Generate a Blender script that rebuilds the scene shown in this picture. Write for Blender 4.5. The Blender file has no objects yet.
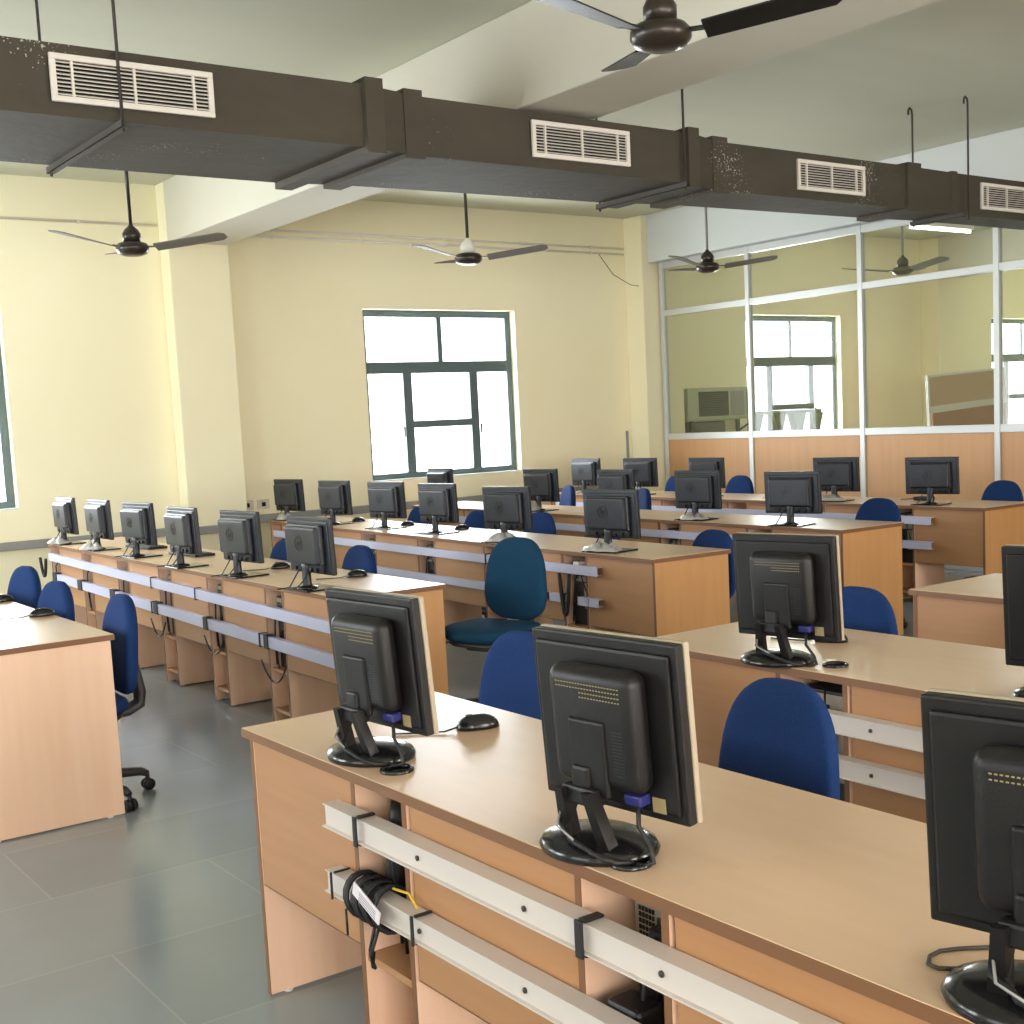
import bpy, bmesh, math, random
from mathutils import Vector, Matrix
random.seed(7)
C = bpy.context.scene.collection
PI = math.pi
sc = bpy.context.scene
H = 3.72            # ceiling height
YW = 11.2           # window wall
DT = 0.75           # desk top height

# ------------------------------------------------------------------ materials
def mat(name, col, rough=0.5, metal=0.0, spec=0.5, noise=None, bump=None, coat=0.0, emit=None):
    m = bpy.data.materials.new(name); m.use_nodes = True
    nt = m.node_tree; b = nt.nodes['Principled BSDF']
    b.inputs['Base Color'].default_value = (*col, 1)
    b.inputs['Roughness'].default_value = rough
    b.inputs['Metallic'].default_value = metal
    b.inputs['Specular IOR Level'].default_value = spec
    b.inputs['Coat Weight'].default_value = coat
    if emit:
        b.inputs['Emission Color'].default_value = (*emit[0], 1)
        b.inputs['Emission Strength'].default_value = emit[1]
    tc = None
    if noise or bump:
        tc = nt.nodes.new('ShaderNodeTexCoord')
    if noise:   # (scale vec, amount, detail)
        sv, amt, col2 = noise
        mp = nt.nodes.new('ShaderNodeMapping'); mp.inputs['Scale'].default_value = sv
        nt.links.new(tc.outputs['Object'], mp.inputs['Vector'])
        nz = nt.nodes.new('ShaderNodeTexNoise'); nz.inputs['Scale'].default_value = 1.0
        nz.inputs['Detail'].default_value = 5; nz.inputs['Roughness'].default_value = 0.6
        nt.links.new(mp.outputs['Vector'], nz.inputs['Vector'])
        rp = nt.nodes.new('ShaderNodeValToRGB')
        rp.color_ramp.elements[0].position = 0.5 - amt; rp.color_ramp.elements[1].position = 0.5 + amt
        rp.color_ramp.elements[0].color = (*col2, 1); rp.color_ramp.elements[1].color = (*col, 1)
        nt.links.new(nz.outputs['Fac'], rp.inputs['Fac'])
        nt.links.new(rp.outputs['Color'], b.inputs['Base Color'])
    if bump:    # (scale, strength)
        nb = nt.nodes.new('ShaderNodeTexNoise'); nb.inputs['Scale'].default_value = bump[0]
        nb.inputs['Detail'].default_value = 4
        nt.links.new(tc.outputs['Object'], nb.inputs['Vector'])
        bp = nt.nodes.new('ShaderNodeBump'); bp.inputs['Strength'].default_value = bump[1]
        bp.inputs['Distance'].default_value = 0.01
        nt.links.new(nb.outputs['Fac'], bp.inputs['Height'])
        nt.links.new(bp.outputs['Normal'], b.inputs['Normal'])
    return m

def s2l(r, g, b):
    f = lambda c: (c/255/12.92 if c/255 <= .04045 else ((c/255+.055)/1.055)**2.4)
    return (f(r), f(g), f(b))

M = {}
M['wall'] = mat('yellow_wall_paint', s2l(246, 239, 209), .75, noise=((.7, .7, .5), .35, s2l(241, 232, 197)), bump=(60, .05))
M['white'] = mat('white_paint', s2l(212, 217, 217), .8, noise=((.8, .8, .8), .4, s2l(204, 209, 208)))
M['ceiling'] = mat('ceiling_paint', s2l(206, 206, 188), .85, noise=((.5, 2.5, 1), .4, s2l(198, 197, 177)))
M['beam'] = mat('beam_paint', s2l(212, 208, 194), .8, noise=((.8, .8, .8), .4, s2l(204, 199, 184)))
M['ledge'] = mat('grey_ledge', s2l(140, 140, 138), .6)
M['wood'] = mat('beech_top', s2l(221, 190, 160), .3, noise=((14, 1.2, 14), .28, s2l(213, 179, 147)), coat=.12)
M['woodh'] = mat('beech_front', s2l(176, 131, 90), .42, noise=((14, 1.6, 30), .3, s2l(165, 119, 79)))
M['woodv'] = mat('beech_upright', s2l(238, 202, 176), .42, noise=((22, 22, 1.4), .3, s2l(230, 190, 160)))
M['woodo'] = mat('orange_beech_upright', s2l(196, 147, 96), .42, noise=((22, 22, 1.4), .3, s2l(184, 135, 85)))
M['lip'] = mat('brown_edge_band', s2l(120, 82, 52), .5)
M['black'] = mat('black_plastic', s2l(23, 21, 21), .42, spec=.35, bump=(300, .08))
M['blackg'] = mat('glossy_black_plastic', s2l(24, 24, 25), .18)
M['dark'] = mat('dark_housing', s2l(27, 31, 38), .36, spec=.5, bump=(260, .03))
M['logo'] = mat('embossed_black_mark', s2l(14, 15, 17), .3)
M['screen'] = mat('screen_glass', (.008, .009, .01), .12)
M['ivory'] = mat('ivory_bezel', s2l(168, 155, 134), .45)
M['silver'] = mat('silver_strip', s2l(176, 180, 186), .35, metal=.2)
M['fabric'] = mat('blue_fabric', s2l(32, 58, 108), .9, spec=.15, noise=((140, 140, 140), .3, s2l(25, 48, 92)), bump=(220, .25))
M['teal'] = mat('teal_blue_fabric', s2l(27, 66, 94), .9, spec=.15, noise=((140, 140, 140), .3, s2l(21, 55, 81)), bump=(220, .25))
M['grey_plastic'] = mat('charcoal_plastic', s2l(52, 50, 52), .5)
M['rail'] = mat('white_pvc', s2l(206, 198, 192), .4)
M['railb'] = mat('bluish_white_pvc', s2l(186, 188, 212), .4)
M['tape'] = mat('black_tape', s2l(26, 25, 27), .55)
M['duct'] = None
M['grille'] = mat('cream_grille', s2l(226, 220, 212), .5)
M['hole'] = mat('grille_dark', s2l(22, 20, 19), .9)
M['steel'] = mat('dark_iron', s2l(58, 50, 46), .6)
M['alu'] = mat('aluminium', s2l(205, 208, 208), .42, metal=.35)
M['frame'] = mat('grey_green_window_steel', s2l(84, 100, 102), .5)
M['ply'] = mat('partition_ply', s2l(206, 160, 114), .5, noise=((18, 18, 1.2), .3, s2l(196, 148, 102)))
M['fan'] = mat('bronze_fan', s2l(52, 44, 38), .3, metal=.3)
M['fanw'] = mat('cream_fan', s2l(228, 226, 216), .35)
M['bladeg'] = mat('grey_blade', s2l(104, 98, 88), .65)
M['tower'] = mat('tower_metal', s2l(150, 142, 126), .5, metal=.2)
M['bag'] = mat('pale_plastic_film', s2l(176, 174, 170), .3, bump=(40, .6))
M['white_label'] = mat('white_label', s2l(222, 216, 224), .5)
M['yellow'] = mat('yellow_wire', s2l(220, 180, 30), .5)
M['print'] = mat('cream_print', s2l(150, 135, 96), .5)
M['blueplug'] = mat('blue_plug', s2l(40, 44, 110), .45)
M['tube'] = mat('tube_light', (1, 1, 1), .4, emit=((.92, .97, 1), 9))
M['cooler'] = mat('cooler_body', s2l(172, 178, 152), .5)
M['tan'] = mat('tan_board', s2l(196, 160, 128), .6)
M['brown'] = mat('brown_board', s2l(168, 112, 76), .6)
M['stool'] = mat('olive_plastic', s2l(128, 140, 96), .5)
M['chrome'] = mat('steel_bright', s2l(180, 180, 180), .25, metal=.9)

def duct_mat():
    m = mat('painted_duct', s2l(80, 74, 63), .75, spec=.3, noise=((2.2, 2.2, 6), .4, s2l(64, 59, 50)), bump=(9, .55))
    nt = m.node_tree; b = nt.nodes['Principled BSDF']
    src = b.inputs['Base Color'].links[0].from_socket
    tc = [n for n in nt.nodes if n.type == 'TEX_COORD'][0]
    n1 = nt.nodes.new('ShaderNodeTexNoise'); n1.inputs['Scale'].default_value = 85; n1.inputs['Detail'].default_value = 1
    n2 = nt.nodes.new('ShaderNodeTexNoise'); n2.inputs['Scale'].default_value = 1.6
    nt.links.new(tc.outputs['Object'], n1.inputs['Vector']); nt.links.new(tc.outputs['Object'], n2.inputs['Vector'])
    mu = nt.nodes.new('ShaderNodeMath'); mu.operation = 'MULTIPLY'
    nt.links.new(n1.outputs['Fac'], mu.inputs[0]); nt.links.new(n2.outputs['Fac'], mu.inputs[1])
    gt = nt.nodes.new('ShaderNodeMath'); gt.operation = 'GREATER_THAN'; gt.inputs[1].default_value = .455
    nt.links.new(mu.outputs[0], gt.inputs[0])
    mx = nt.nodes.new('ShaderNodeMix'); mx.data_type = 'RGBA'
    nt.links.new(gt.outputs[0], mx.inputs['Factor']); nt.links.new(src, mx.inputs['A'])
    mx.inputs['B'].default_value = (*s2l(176, 170, 160), 1)
    nt.links.new(mx.outputs['Result'], b.inputs['Base Color'])
    return m
M['duct'] = duct_mat()

def floor_mat():
    m = mat('grey_stone_floor', s2l(112, 122, 127), .3, spec=.6)
    nt = m.node_tree; b = nt.nodes['Principled BSDF']
    tc = nt.nodes.new('ShaderNodeTexCoord')
    mp = nt.nodes.new('ShaderNodeMapping'); mp.inputs['Rotation'].default_value = (0, 0, 0); mp.inputs['Location'].default_value = (0.0, -.04, 0)
    nt.links.new(tc.outputs['Object'], mp.inputs['Vector'])
    br = nt.nodes.new('ShaderNodeTexBrick'); br.inputs['Scale'].default_value = 1
    br.inputs['Brick Width'].default_value = 1.1; br.inputs['Row Height'].default_value = .62
    br.inputs['Mortar Size'].default_value = .0035; br.inputs['Mortar Smooth'].default_value = .4
    br.inputs['Color1'].default_value = (*s2l(138, 148, 152), 1); br.inputs['Color2'].default_value = (*s2l(132, 141, 145), 1)
    br.inputs['Mortar'].default_value = (*s2l(150, 157, 157), 1)
    nt.links.new(mp.outputs['Vector'], br.inputs['Vector'])
    nz = nt.nodes.new('ShaderNodeTexNoise'); nz.inputs['Scale'].default_value = 1.3; nz.inputs['Detail'].default_value = 6
    nt.links.new(tc.outputs['Object'], nz.inputs['Vector'])
    mx = nt.nodes.new('ShaderNodeMix'); mx.data_type = 'RGBA'; mx.blend_type = 'MULTIPLY'; mx.inputs['Factor'].default_value = .55
    rp = nt.nodes.new('ShaderNodeValToRGB'); rp.color_ramp.elements[0].position = .3; rp.color_ramp.elements[1].position = .7
    rp.color_ramp.elements[0].color = (.74, .76, .75, 1); rp.color_ramp.elements[1].color = (1, 1, 1, 1)
    nt.links.new(nz.outputs['Fac'], rp.inputs['Fac'])
    nt.links.new(br.outputs['Color'], mx.inputs['A']); nt.links.new(rp.outputs['Color'], mx.inputs['B'])
    nt.links.new(mx.outputs['Result'], b.inputs['Base Color'])
    rr = nt.nodes.new('ShaderNodeMapRange'); rr.inputs['To Min'].default_value = .17; rr.inputs['To Max'].default_value = .24
    nt.links.new(nz.outputs['Fac'], rr.inputs['Value']); nt.links.new(rr.outputs['Result'], b.inputs['Roughness'])
    return m
M['floor'] = floor_mat()

def glass_mat(name, haze, hazecol, tint=(1, 1, 1)):
    m = bpy.data.materials.new(name); m.use_nodes = True; nt = m.node_tree; nt.nodes.clear()
    out = nt.nodes.new('ShaderNodeOutputMaterial')
    tr = nt.nodes.new('ShaderNodeBsdfTransparent'); tr.inputs['Color'].default_value = (*tint, 1)
    df = nt.nodes.new('ShaderNodeBsdfDiffuse'); df.inputs['Color'].default_value = (*hazecol, 1)
    gl = nt.nodes.new('ShaderNodeBsdfGlossy'); gl.inputs['Roughness'].default_value = .03
    m1 = nt.nodes.new('ShaderNodeMixShader'); m1.inputs[0].default_value = haze
    nt.links.new(tr.outputs[0], m1.inputs[1]); nt.links.new(df.outputs[0], m1.inputs[2])
    fr = nt.nodes.new('ShaderNodeFresnel'); fr.inputs['IOR'].default_value = 1.35
    m2 = nt.nodes.new('ShaderNodeMixShader')
    ge = nt.nodes.new('ShaderNodeNewGeometry'); iv = nt.nodes.new('ShaderNodeMath'); iv.operation = 'SUBTRACT'; iv.inputs[0].default_value = 1
    ml = nt.nodes.new('ShaderNodeMath'); ml.operation = 'MULTIPLY'      # outer faces reflect, inner faces only pass light on
    nt.links.new(ge.outputs['Backfacing'], iv.inputs[1]); nt.links.new(iv.outputs[0], ml.inputs[0]); nt.links.new(fr.outputs[0], ml.inputs[1])
    nt.links.new(ml.outputs[0], m2.inputs[0]); nt.links.new(m1.outputs[0], m2.inputs[1]); nt.links.new(gl.outputs[0], m2.inputs[2])
    nt.links.new(m2.outputs[0], out.inputs['Surface'])
    return m
M['glass'] = glass_mat('window_glass', .03, (.8, .85, .9))
M['pglass'] = glass_mat('dusty_partition_glass', .11, s2l(150, 150, 120), (.93, .94, .9))

# ------------------------------------------------------------------ mesh helpers
class MB:
    def __init__(s): s.bm = bmesh.new()
    def _set(s, faces, mi, smooth=False):
        for f in faces: f.material_index = mi; f.smooth = smooth
    def box(s, x0, x1, y0, y1, z0, z1, bev=0, mi=0, mtx=None, seg=2):
        x0, x1 = sorted((x0, x1)); y0, y1 = sorted((y0, y1)); z0, z1 = sorted((z0, z1))
        r = bmesh.ops.create_cube(s.bm, size=1)
        vs = r['verts']
        for v in vs:
            v.co = Vector(((x0+x1)/2 + v.co.x*(x1-x0), (y0+y1)/2 + v.co.y*(y1-y0), (z0+z1)/2 + v.co.z*(z1-z0)))
        fs = set(f for v in vs for f in v.link_faces)
        if bev:
            es = list(set(e for v in vs for e in v.link_edges))
            rr = bmesh.ops.bevel(s.bm, geom=es, offset=bev, segments=seg, affect='EDGES', profile=.5)
            fs = set(rr['faces']) | set(f for f in fs if f.is_valid)
            vs = list(set(v for f in fs for v in f.verts))
        s._set(fs, mi)
        if mtx is not None:
            for v in vs: v.co = mtx @ v.co
        return s
    def prism(s, pts, z0, z1, mi=0, mtx=None, smooth=False):   # pts in xy, extruded along z
        a = [s.bm.verts.new((p[0], p[1], z0)) for p in pts]; b = [s.bm.verts.new((p[0], p[1], z1)) for p in pts]
        n = len(pts); fs = [s.bm.faces.new(list(reversed(a))), s.bm.faces.new(b)]
        s._set(fs, mi)
        side = [s.bm.faces.new((a[i], a[(i+1) % n], b[(i+1) % n], b[i])) for i in range(n)]
        s._set(side, mi, smooth)
        if mtx is not None:
            for v in a+b: v.co = mtx @ v.co
        return s
    def lathe(s, prof, seg=24, mi=0, mtx=None, sx=1, sy=1):     # prof [(r,z)] bottom to top
        rings = []
        for r, z in prof:
            rings.append([s.bm.verts.new((r*sx*math.cos(2*PI*i/seg), r*sy*math.sin(2*PI*i/seg), z)) for i in range(seg)] if r > 1e-6 else [s.bm.verts.new((0, 0, z))])
        fs = []
        for a, b in zip(rings, rings[1:]):
            for i in range(seg):
                j = (i+1) % seg
                if len(a) == 1 and len(b) > 1: fs.append(s.bm.faces.new((a[0], b[j], b[i])))
                elif len(b) == 1 and len(a) > 1: fs.append(s.bm.faces.new((a[i], a[j], b[0])))
                elif len(a) > 1: fs.append(s.bm.faces.new((a[i], a[j], b[j], b[i])))
        if len(rings[0]) > 1: fs.append(s.bm.faces.new(list(reversed(rings[0]))))
        if len(rings[-1]) > 1: fs.append(s.bm.faces.new(rings[-1]))
        s._set(fs, mi, True)
        if mtx is not None:
            for r in rings:
                for v in r: v.co = mtx @ v.co
        return s
    def tube(s, pts, r, seg=8, mi=0, closed=False):
        pts = [Vector(p) for p in pts]; n = len(pts); rad = r if isinstance(r, (list, tuple)) else [r]*n
        rings = []; up = None
        for i, p in enumerate(pts):
            if closed: d = pts[(i+1) % n]-pts[i-1]
            else: d = pts[min(i+1, n-1)]-pts[max(i-1, 0)]
            d.normalize()
            if up is None: up = Vector((0, 0, 1)) if abs(d.z) < .9 else Vector((1, 0, 0))
            a = d.cross(up)
            if a.length < 1e-4: a = d.orthogonal()
            a.normalize(); up = a.cross(d).normalized()
            rings.append([s.bm.verts.new(p + (a*math.cos(2*PI*k/seg) + up*math.sin(2*PI*k/seg))*rad[i]) for k in range(seg)])
        fs = []
        pairs = list(zip(rings, rings[1:])) + ([(rings[-1], rings[0])] if closed else [])
        for a, b in pairs:
            for k in range(seg):
                fs.append(s.bm.faces.new((a[k], a[(k+1) % seg], b[(k+1) % seg], b[k])))
        s._set(fs, mi, True)
        if not closed: s._set([s.bm.faces.new(list(reversed(rings[0]))), s.bm.faces.new(rings[-1])], mi)
        return s
    def pillow(s, outline, t0, t1, mtx, bend=None, rings=7, mi=0, pw=3.2):
        """closed cushion: outline [(u,v)], thickness from -t0 to +t1 along w; mtx maps (u,v,w)"""
        n = len(outline); cu = sum(p[0] for p in outline)/n; cv = sum(p[1] for p in outline)/n
        def side(t, sgn):
            R = []
            for k in range(rings+1):
                a = k/rings
                rr = math.sin(a*PI/2)
                w = sgn*t*(max(0, 1-rr**pw))**(1/pw)
                R.append((rr, w))
            return R
        prof = side(t0, -1) + list(reversed(side(t1, 1)))[1:]
        allr = []
        for rr, w in prof:
            if rr < 1e-6: vs = [(cu, cv, w)]
            else: vs = [(cu+(p[0]-cu)*rr, cv+(p[1]-cv)*rr, w) for p in outline]
            ring = []
            for u, v, ww in vs:
                if bend: u, v, ww = bend(u, v, ww)
                ring.append(s.bm.verts.new(mtx @ Vector((u, v, ww))))
            allr.append(ring)
        fs = []
        for a, b in zip(allr, allr[1:]):
            for i in range(n):
                j = (i+1) % n
                if len(a) == 1: fs.append(s.bm.faces.new((a[0], b[j], b[i])))
                elif len(b) == 1: fs.append(s.bm.faces.new((a[i], a[j], b[0])))
                else: fs.append(s.bm.faces.new((a[i], a[j], b[j], b[i])))
        s._set(fs, mi, True)
        return s
    def mesh(s, name, mats):
        bmesh.ops.recalc_face_normals(s.bm, faces=s.bm.faces[:])
        me = bpy.data.meshes.new(name); s.bm.to_mesh(me); s.bm.free()
        for m in (mats if isinstance(mats, (list, tuple)) else [mats]): me.materials.append(M[m])
        return me
    def build(s, name, mats, parent=None, loc=None):
        o = bpy.data.objects.new(name, s.mesh(name, mats)); C.objects.link(o)
        if parent: o.parent = parent
        if loc: o.location = loc
        return o

def tag(o, label=None, cat=None, group=None, kind=None):
    for k, v in (('label', label), ('category', cat), ('group', group), ('kind', kind)):
        if v: o[k] = v
    return o
def thing(name, label, cat, loc=(0, 0, 0), rz=0, group=None):
    o = bpy.data.objects.new(name, None); C.objects.link(o); o.empty_display_size = .1
    o.location = loc; o.rotation_euler = (0, 0, rz)
    return tag(o, label, cat, group)
def struct(name, loc=(0, 0, 0)):
    o = bpy.data.objects.new(name, None); C.objects.link(o); o.location = loc; o['kind'] = 'structure'; return o
def dup(root, loc, rz, label, group=None):
    r = root.copy(); C.objects.link(r); r.location = loc; r.rotation_euler = (0, 0, rz); r['label'] = label
    if group: r['group'] = group
    for ch in list(root.children):
        c = ch.copy(); C.objects.link(c); c.parent = r
        for g in list(ch.children):
            d = g.copy(); C.objects.link(d); d.parent = c
    return r
def superell(w, h, n=3.5, k=40, egg=0.0, cx=0, cy=0):
    pts = []
    for i in range(k):
        t = 2*PI*i/k; c, s_ = math.cos(t), math.sin(t)
        u = math.copysign(abs(c)**(2/n), c)*w/2; v = math.copysign(abs(s_)**(2/n), s_)*h/2
        u *= 1 - egg*(v/(h/2))
        pts.append((u+cx, v+cy))
    return pts

# ------------------------------------------------------------------ room shell
XL, XP, XR, YB = -2.6, 9.82, 18.6, -3.4
WINS = [(1.03, 2.84), (6.2, 8.02), (11.48, 13.23), (16.55, 18.3)]
Z0, Z1 = .985, 2.68
m = MB(); m.box(XL-.2, XR+.2, YB-.2, YW+.2, -.1, 0); o = m.build('floor', 'floor'); tag(o, kind='structure')
m = MB(); m.box(XL-.2, XR+.2, YB-.2, YW+.2, H, H+.12); o = m.build('ceiling', 'ceiling'); tag(o, kind='structure')
m = MB(); xs = [XL-.2]
m.box(XL-.2, XR+.2, YW, YW+.2, 0, Z0); m.box(XL-.2, XR+.2, YW, YW+.2, Z1, H)
prev = XL-.2
for a, b in WINS:
    m.box(prev, a, YW, YW+.2, Z0, Z1); prev = b
m.box(prev, XR+.2, YW, YW+.2, Z0, Z1)
tag(m.build('wall_window', 'wall'), kind='structure')
# side wall with windows (daylight side), rear wall with windows
SW = [(-2.4, -.4), (1.0, 3.2), (4.6, 6.8), (8.0, 10.2)]
m = MB(); m.box(XL-.2, XL, YB-.2, YW, 0, .95); m.box(XL-.2, XL, YB-.2, YW, 2.7, H); prev = YB-.2
for a, b in SW: m.box(XL-.2, XL, prev, a, .95, 2.7); prev = b
m.box(XL-.2, XL, prev, YW, .95, 2.7)
tag(m.build('wall_side', 'wall'), kind='structure')
RW = [(-2.0, .4), (1.2, 3.4), (5.2, 7.0), (11.5, 13.5)]
m = MB(); m.box(XL, XR+.2, YB-.2, YB, 0, .8); m.box(XL, XR+.2, YB-.2, YB, 2.75, H); prev = XL
for a, b in RW: m.box(prev, a, YB-.2, YB, .8, 2.75); prev = b
m.box(prev, XR+.2, YB-.2, YB, .8, 2.75)
tag(m.build('wall_rear', 'wall'), kind='structure')
m = MB(); m.box(XR, XR+.2, YB, YW, 0, H); tag(m.build('wall_far_room', 'wall'), kind='structure')

def window(n, axis, a, b, z0, z1, p, ins):
    """axis 'y': window in wall at y=p spanning x a..b ; 'x': wall at x=p spanning y a..b"""
    root = struct('window_%d' % n)
    fw = MB(); w = b-a; h = z1-z0; d0, d1 = p+ins, p+ins+.05
    def bx(mb, u0, u1, v0, v1, e0=d0, e1=d1):
        if axis == 'y': mb.box(u0, u1, e0, e1, v0, v1, .004)
        else: mb.box(e0, e1, u0, u1, v0, v1, .004)
    t = .068
    bx(fw, a, b, z1-t, z1); bx(fw, a, b, z0, z0+t); bx(fw, a, a+t, z0+t, z1-t); bx(fw, b-t, b, z0+t, z1-t)
    zt = z1-.337*h
    bx(fw, a+t, b-t, zt-.058, zt+.058)
    bx(fw, a+.51*w-.028, a+.51*w+.028, zt+.05, z1-t)
    for f in (.285, .725): bx(fw, a+f*w-.05, a+f*w+.05, z0+t, zt-.05)
    zm = z1-.675*h
    bx(fw, a+.285*w+.05, a+.725*w-.05, zm-.035, zm+.035)
    fw.build('window_frame', 'frame', root)
    g = MB(); e = (d0+d1)/2
    bx(g, a+.02, b-.02, z0+.02, z1-.02, e-.003, e+.003); g.build('glass_pane', 'glass', root)
    hd = MB()
    for f in (.245, .76): bx(hd, a+f*w-.008, a+f*w+.008, zm-.12, zm-.02, d0-.02, d0)
    hd.build('handle', 'steel', root)
    s = MB()
    if axis == 'y': s.box(a, b, p+.001, p+ins-.002, z0, z0+.012)
    s.build('window_sill', 'white', root) if axis == 'y' else s.bm.free()
    return root
for i, (a, b) in enumerate(WINS): window(i+1, 'y', a, b, Z0, Z1, YW, .09)
for i, (a, b) in enumerate(SW): window(i+5, 'x', a, b, .95, 2.7, XL-.15, .02)
for i, (a, b) in enumerate(RW): window(i+9, 'y', a, b, .8, 2.75, YB-.2, .06)

# columns and beams
def column(x0, x1, y0):
    m = MB(); m.box(x0, x1, y0, YW, 0, H, .012); return tag(m.build('column', 'wall'), kind='structure')
column(4.22, 4.78, 11.0); column(9.58, 10.15, 10.9); column(14.9, 15.45, 10.9); column(-1.1, -.55, 11.0)
def beam(x0, x1, z0, y1, mt='beam'):
    m = MB(); m.box(x0, x1, YB, y1, z0, H, .01); return tag(m.build('beam', mt), kind='structure')
beam(4.22, 4.76, 3.2, 11.0); beam(9.66, 10.15, 3.2, 10.9, 'white'); beam(14.9, 15.45, 3.2, 10.9); beam(-1.1, -.55, 3.2, 11.0)
# grey ledge along the window wall
m = MB(); m.box(XL, 4.2, YW-.05, YW, .65, .72, .006); m.box(4.2, 4.8, 10.94, 11.0, .65, .72, .006); m.box(4.8, 9.58, YW-.05, YW, .69, .765, .006)
tag(m.build('trim_1', 'ledge'), kind='structure')

# glazed partition
root = struct('wall_partition')
posts = [10.84, 9.52, 8.05, 6.58, 5.1, 3.62, 2.14, .66, -.82, -2.3, YB+.03]
m = MB()
for i, y in enumerate(posts): m.box(XP-.03, XP+.03, y-.028, y+.028, 0, 3.2, .004)
for z0_, z1_ in ((0, .07), (1.23, 1.30), (2.605, 2.67), (3.13, 3.2)):
    for a, b in zip(posts, posts[1:]): m.box(XP-.026, XP+.026, b+.028, a-.028, z0_, z1_, .004)
m.build('partition_frame', 'alu', root)
m = MB(); m.box(9.7, 10.12, YB, 10.88, 3.185, 3.2); m.build('soffit_strip', 'white', root) if False else m.bm.free()
for a, b in zip(posts, posts[1:]):
    m = MB(); m.box(XP-.012, XP+.012, b+.03, a-.03, .06, 1.24); m.build('wood_panel', 'ply', root)
    m = MB(); m.box(XP-.004, XP+.004, b+.03, a-.03, 1.29, 2.61); m.build('glass_pane', 'pglass', root)
    m = MB(); m.box(XP-.004, XP+.004, b+.03, a-.03, 2.66, 3.14); m.build('transom_pane', 'pglass', root)

# conduits on the window wall
def conduit(x0, x1, z, label):
    m = MB(); m.tube([(x0, YW-.016, z), (x1, YW-.016, z)], .011)
    o = m.build('wall_conduit', 'grille'); tag(o, label, 'conduit')
    for k in range(5):
        x = x0+(x1-x0)*(k+.5)/5
        b = MB(); b.box(x-.008, x+.008, YW-.03, YW, z-.016, z+.016, .002); b.build('clip', 'grille', o)
conduit(4.82, 9.56, 3.385, 'upper of two thin pipes on the yellow wall over the main window')
conduit(4.82, 9.56, 3.325, 'lower of two thin pipes on the yellow wall over the main window')
conduit(XL+.1, 4.2, 3.37, 'single thin pipe on the yellow wall ending at the column')
m = MB(); m.tube([(9.2, YW-.01, 3.32), (9.4, YW-.012, 3.1), (9.57, 11.1, 2.98), (9.565, 10.95, 2.95)], .0035)
tag(m.build('wall_cable', 'steel'), 'thin loose cable sagging from the pipes to the corner pier', 'cable')
m = MB(); m.box(9.5, 9.53, YW-.02, YW, .766, 1.35, .004)
tag(m.build('cable_casing', 'ledge'), 'short upright cable casing on the yellow wall by the corner', 'casing')

# ------------------------------------------------------------------ air duct
zt, zb = 3.18, 2.885
duct = thing('air_duct', 'long dark brown sheet metal duct hung under the ceiling beam', 'duct', (0, 0, 0))
def loft(name, secs, mat_='duct', bev=True):
    m = MB(); R = []
    for x, yf, yb, e in secs:
        R.append([m.bm.verts.new(p) for p in ((x, yf-e, zb-e), (x, yb+e, zb-e), (x, yb+e, zt+e), (x, yf-e, zt+e))])
    for a, b in zip(R, R[1:]):
        for i in range(4): m.bm.faces.new((a[i], a[(i+1) % 4], b[(i+1) % 4], b[i]))
    m.bm.faces.new(R[0]); m.bm.faces.new(list(reversed(R[-1])))
    return m.build(name, mat_, duct)
S = [(-2.55, 5.60, 6.62), (3.2, 5.62, 6.62), (3.55, 5.70, 6.55), (5.45, 5.72, 6.45), (5.78, 5.83, 6.36), (7.65, 5.84, 6.26), (8.25, 5.87, 6.2), (9.6, 5.88, 6.2)]
def sub(i, j, e=0): return [(S[k][0], S[k][1], S[k][2], e) for k in range(i, j+1)]
for i in range(7): loft('duct_section' if i % 2 == 0 else 'duct_taper', sub(i, i+1))
def ring(x0, x1, yf, yb, e=.022):
    loft('flange', [(x0, yf, yb, .002), (x0+.006, yf, yb, e), (x1-.006, yf, yb, e), (x1, yf, yb, .002)])
ring(3.18, 3.29, 5.62, 6.62, .03); ring(3.44, 3.56, 5.69, 6.56)
ring(5.4, 5.5, 5.72, 6.45, .026); ring(5.7, 5.84, 5.82, 6.37)
ring(7.62, 7.78, 5.84, 6.26); ring(8.18, 8.26, 5.87, 6.2, .01)
def grille(x0, x1, y, z0=2.937, z1=3.133):
    g = MB(); w = .025; d = .018
    g.box(x0, x1, y-d, y, z1-w, z1, .003); g.box(x0, x1, y-d, y, z0, z0+w, .003)
    g.box(x0, x0+w, y-d, y, z0+w, z1-w, .003); g.box(x1-w, x1, y-d, y, z0+w, z1-w, .003)
    for f in (.1, .5, .9):
        x = x0+w+(x1-x0-2*w)*f; g.box(x-.005, x+.005, y-d+.002, y-.002, z0+w, z1-w)
    fr = g.build('grille', 'grille', duct)
    l = MB(); n = 9
    for k in range(n):
        z = z0+w+(z1-z0-2*w)*(k+.5)/n
        l.box(x0+w, x1-w, -.0075, .0075, -.0016, .0016, mtx=Matrix.Translation((0, y-.008, z)) @ Matrix.Rotation(.5, 4, 'X'))
    l.build('louvres', 'grille', fr)
    b = MB(); b.box(x0+.01, x1-.01, y-.002, y+.001, z0+.01, z1-.01); b.build('backing', 'hole', fr)
grille(1.70, 2.41, 5.60); grille(4.25, 4.94, 5.70); grille(6.49, 7.16, 5.832); grille(8.54, 9.2, 5.87)
grille(-.9, -.2, 5.598)
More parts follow.
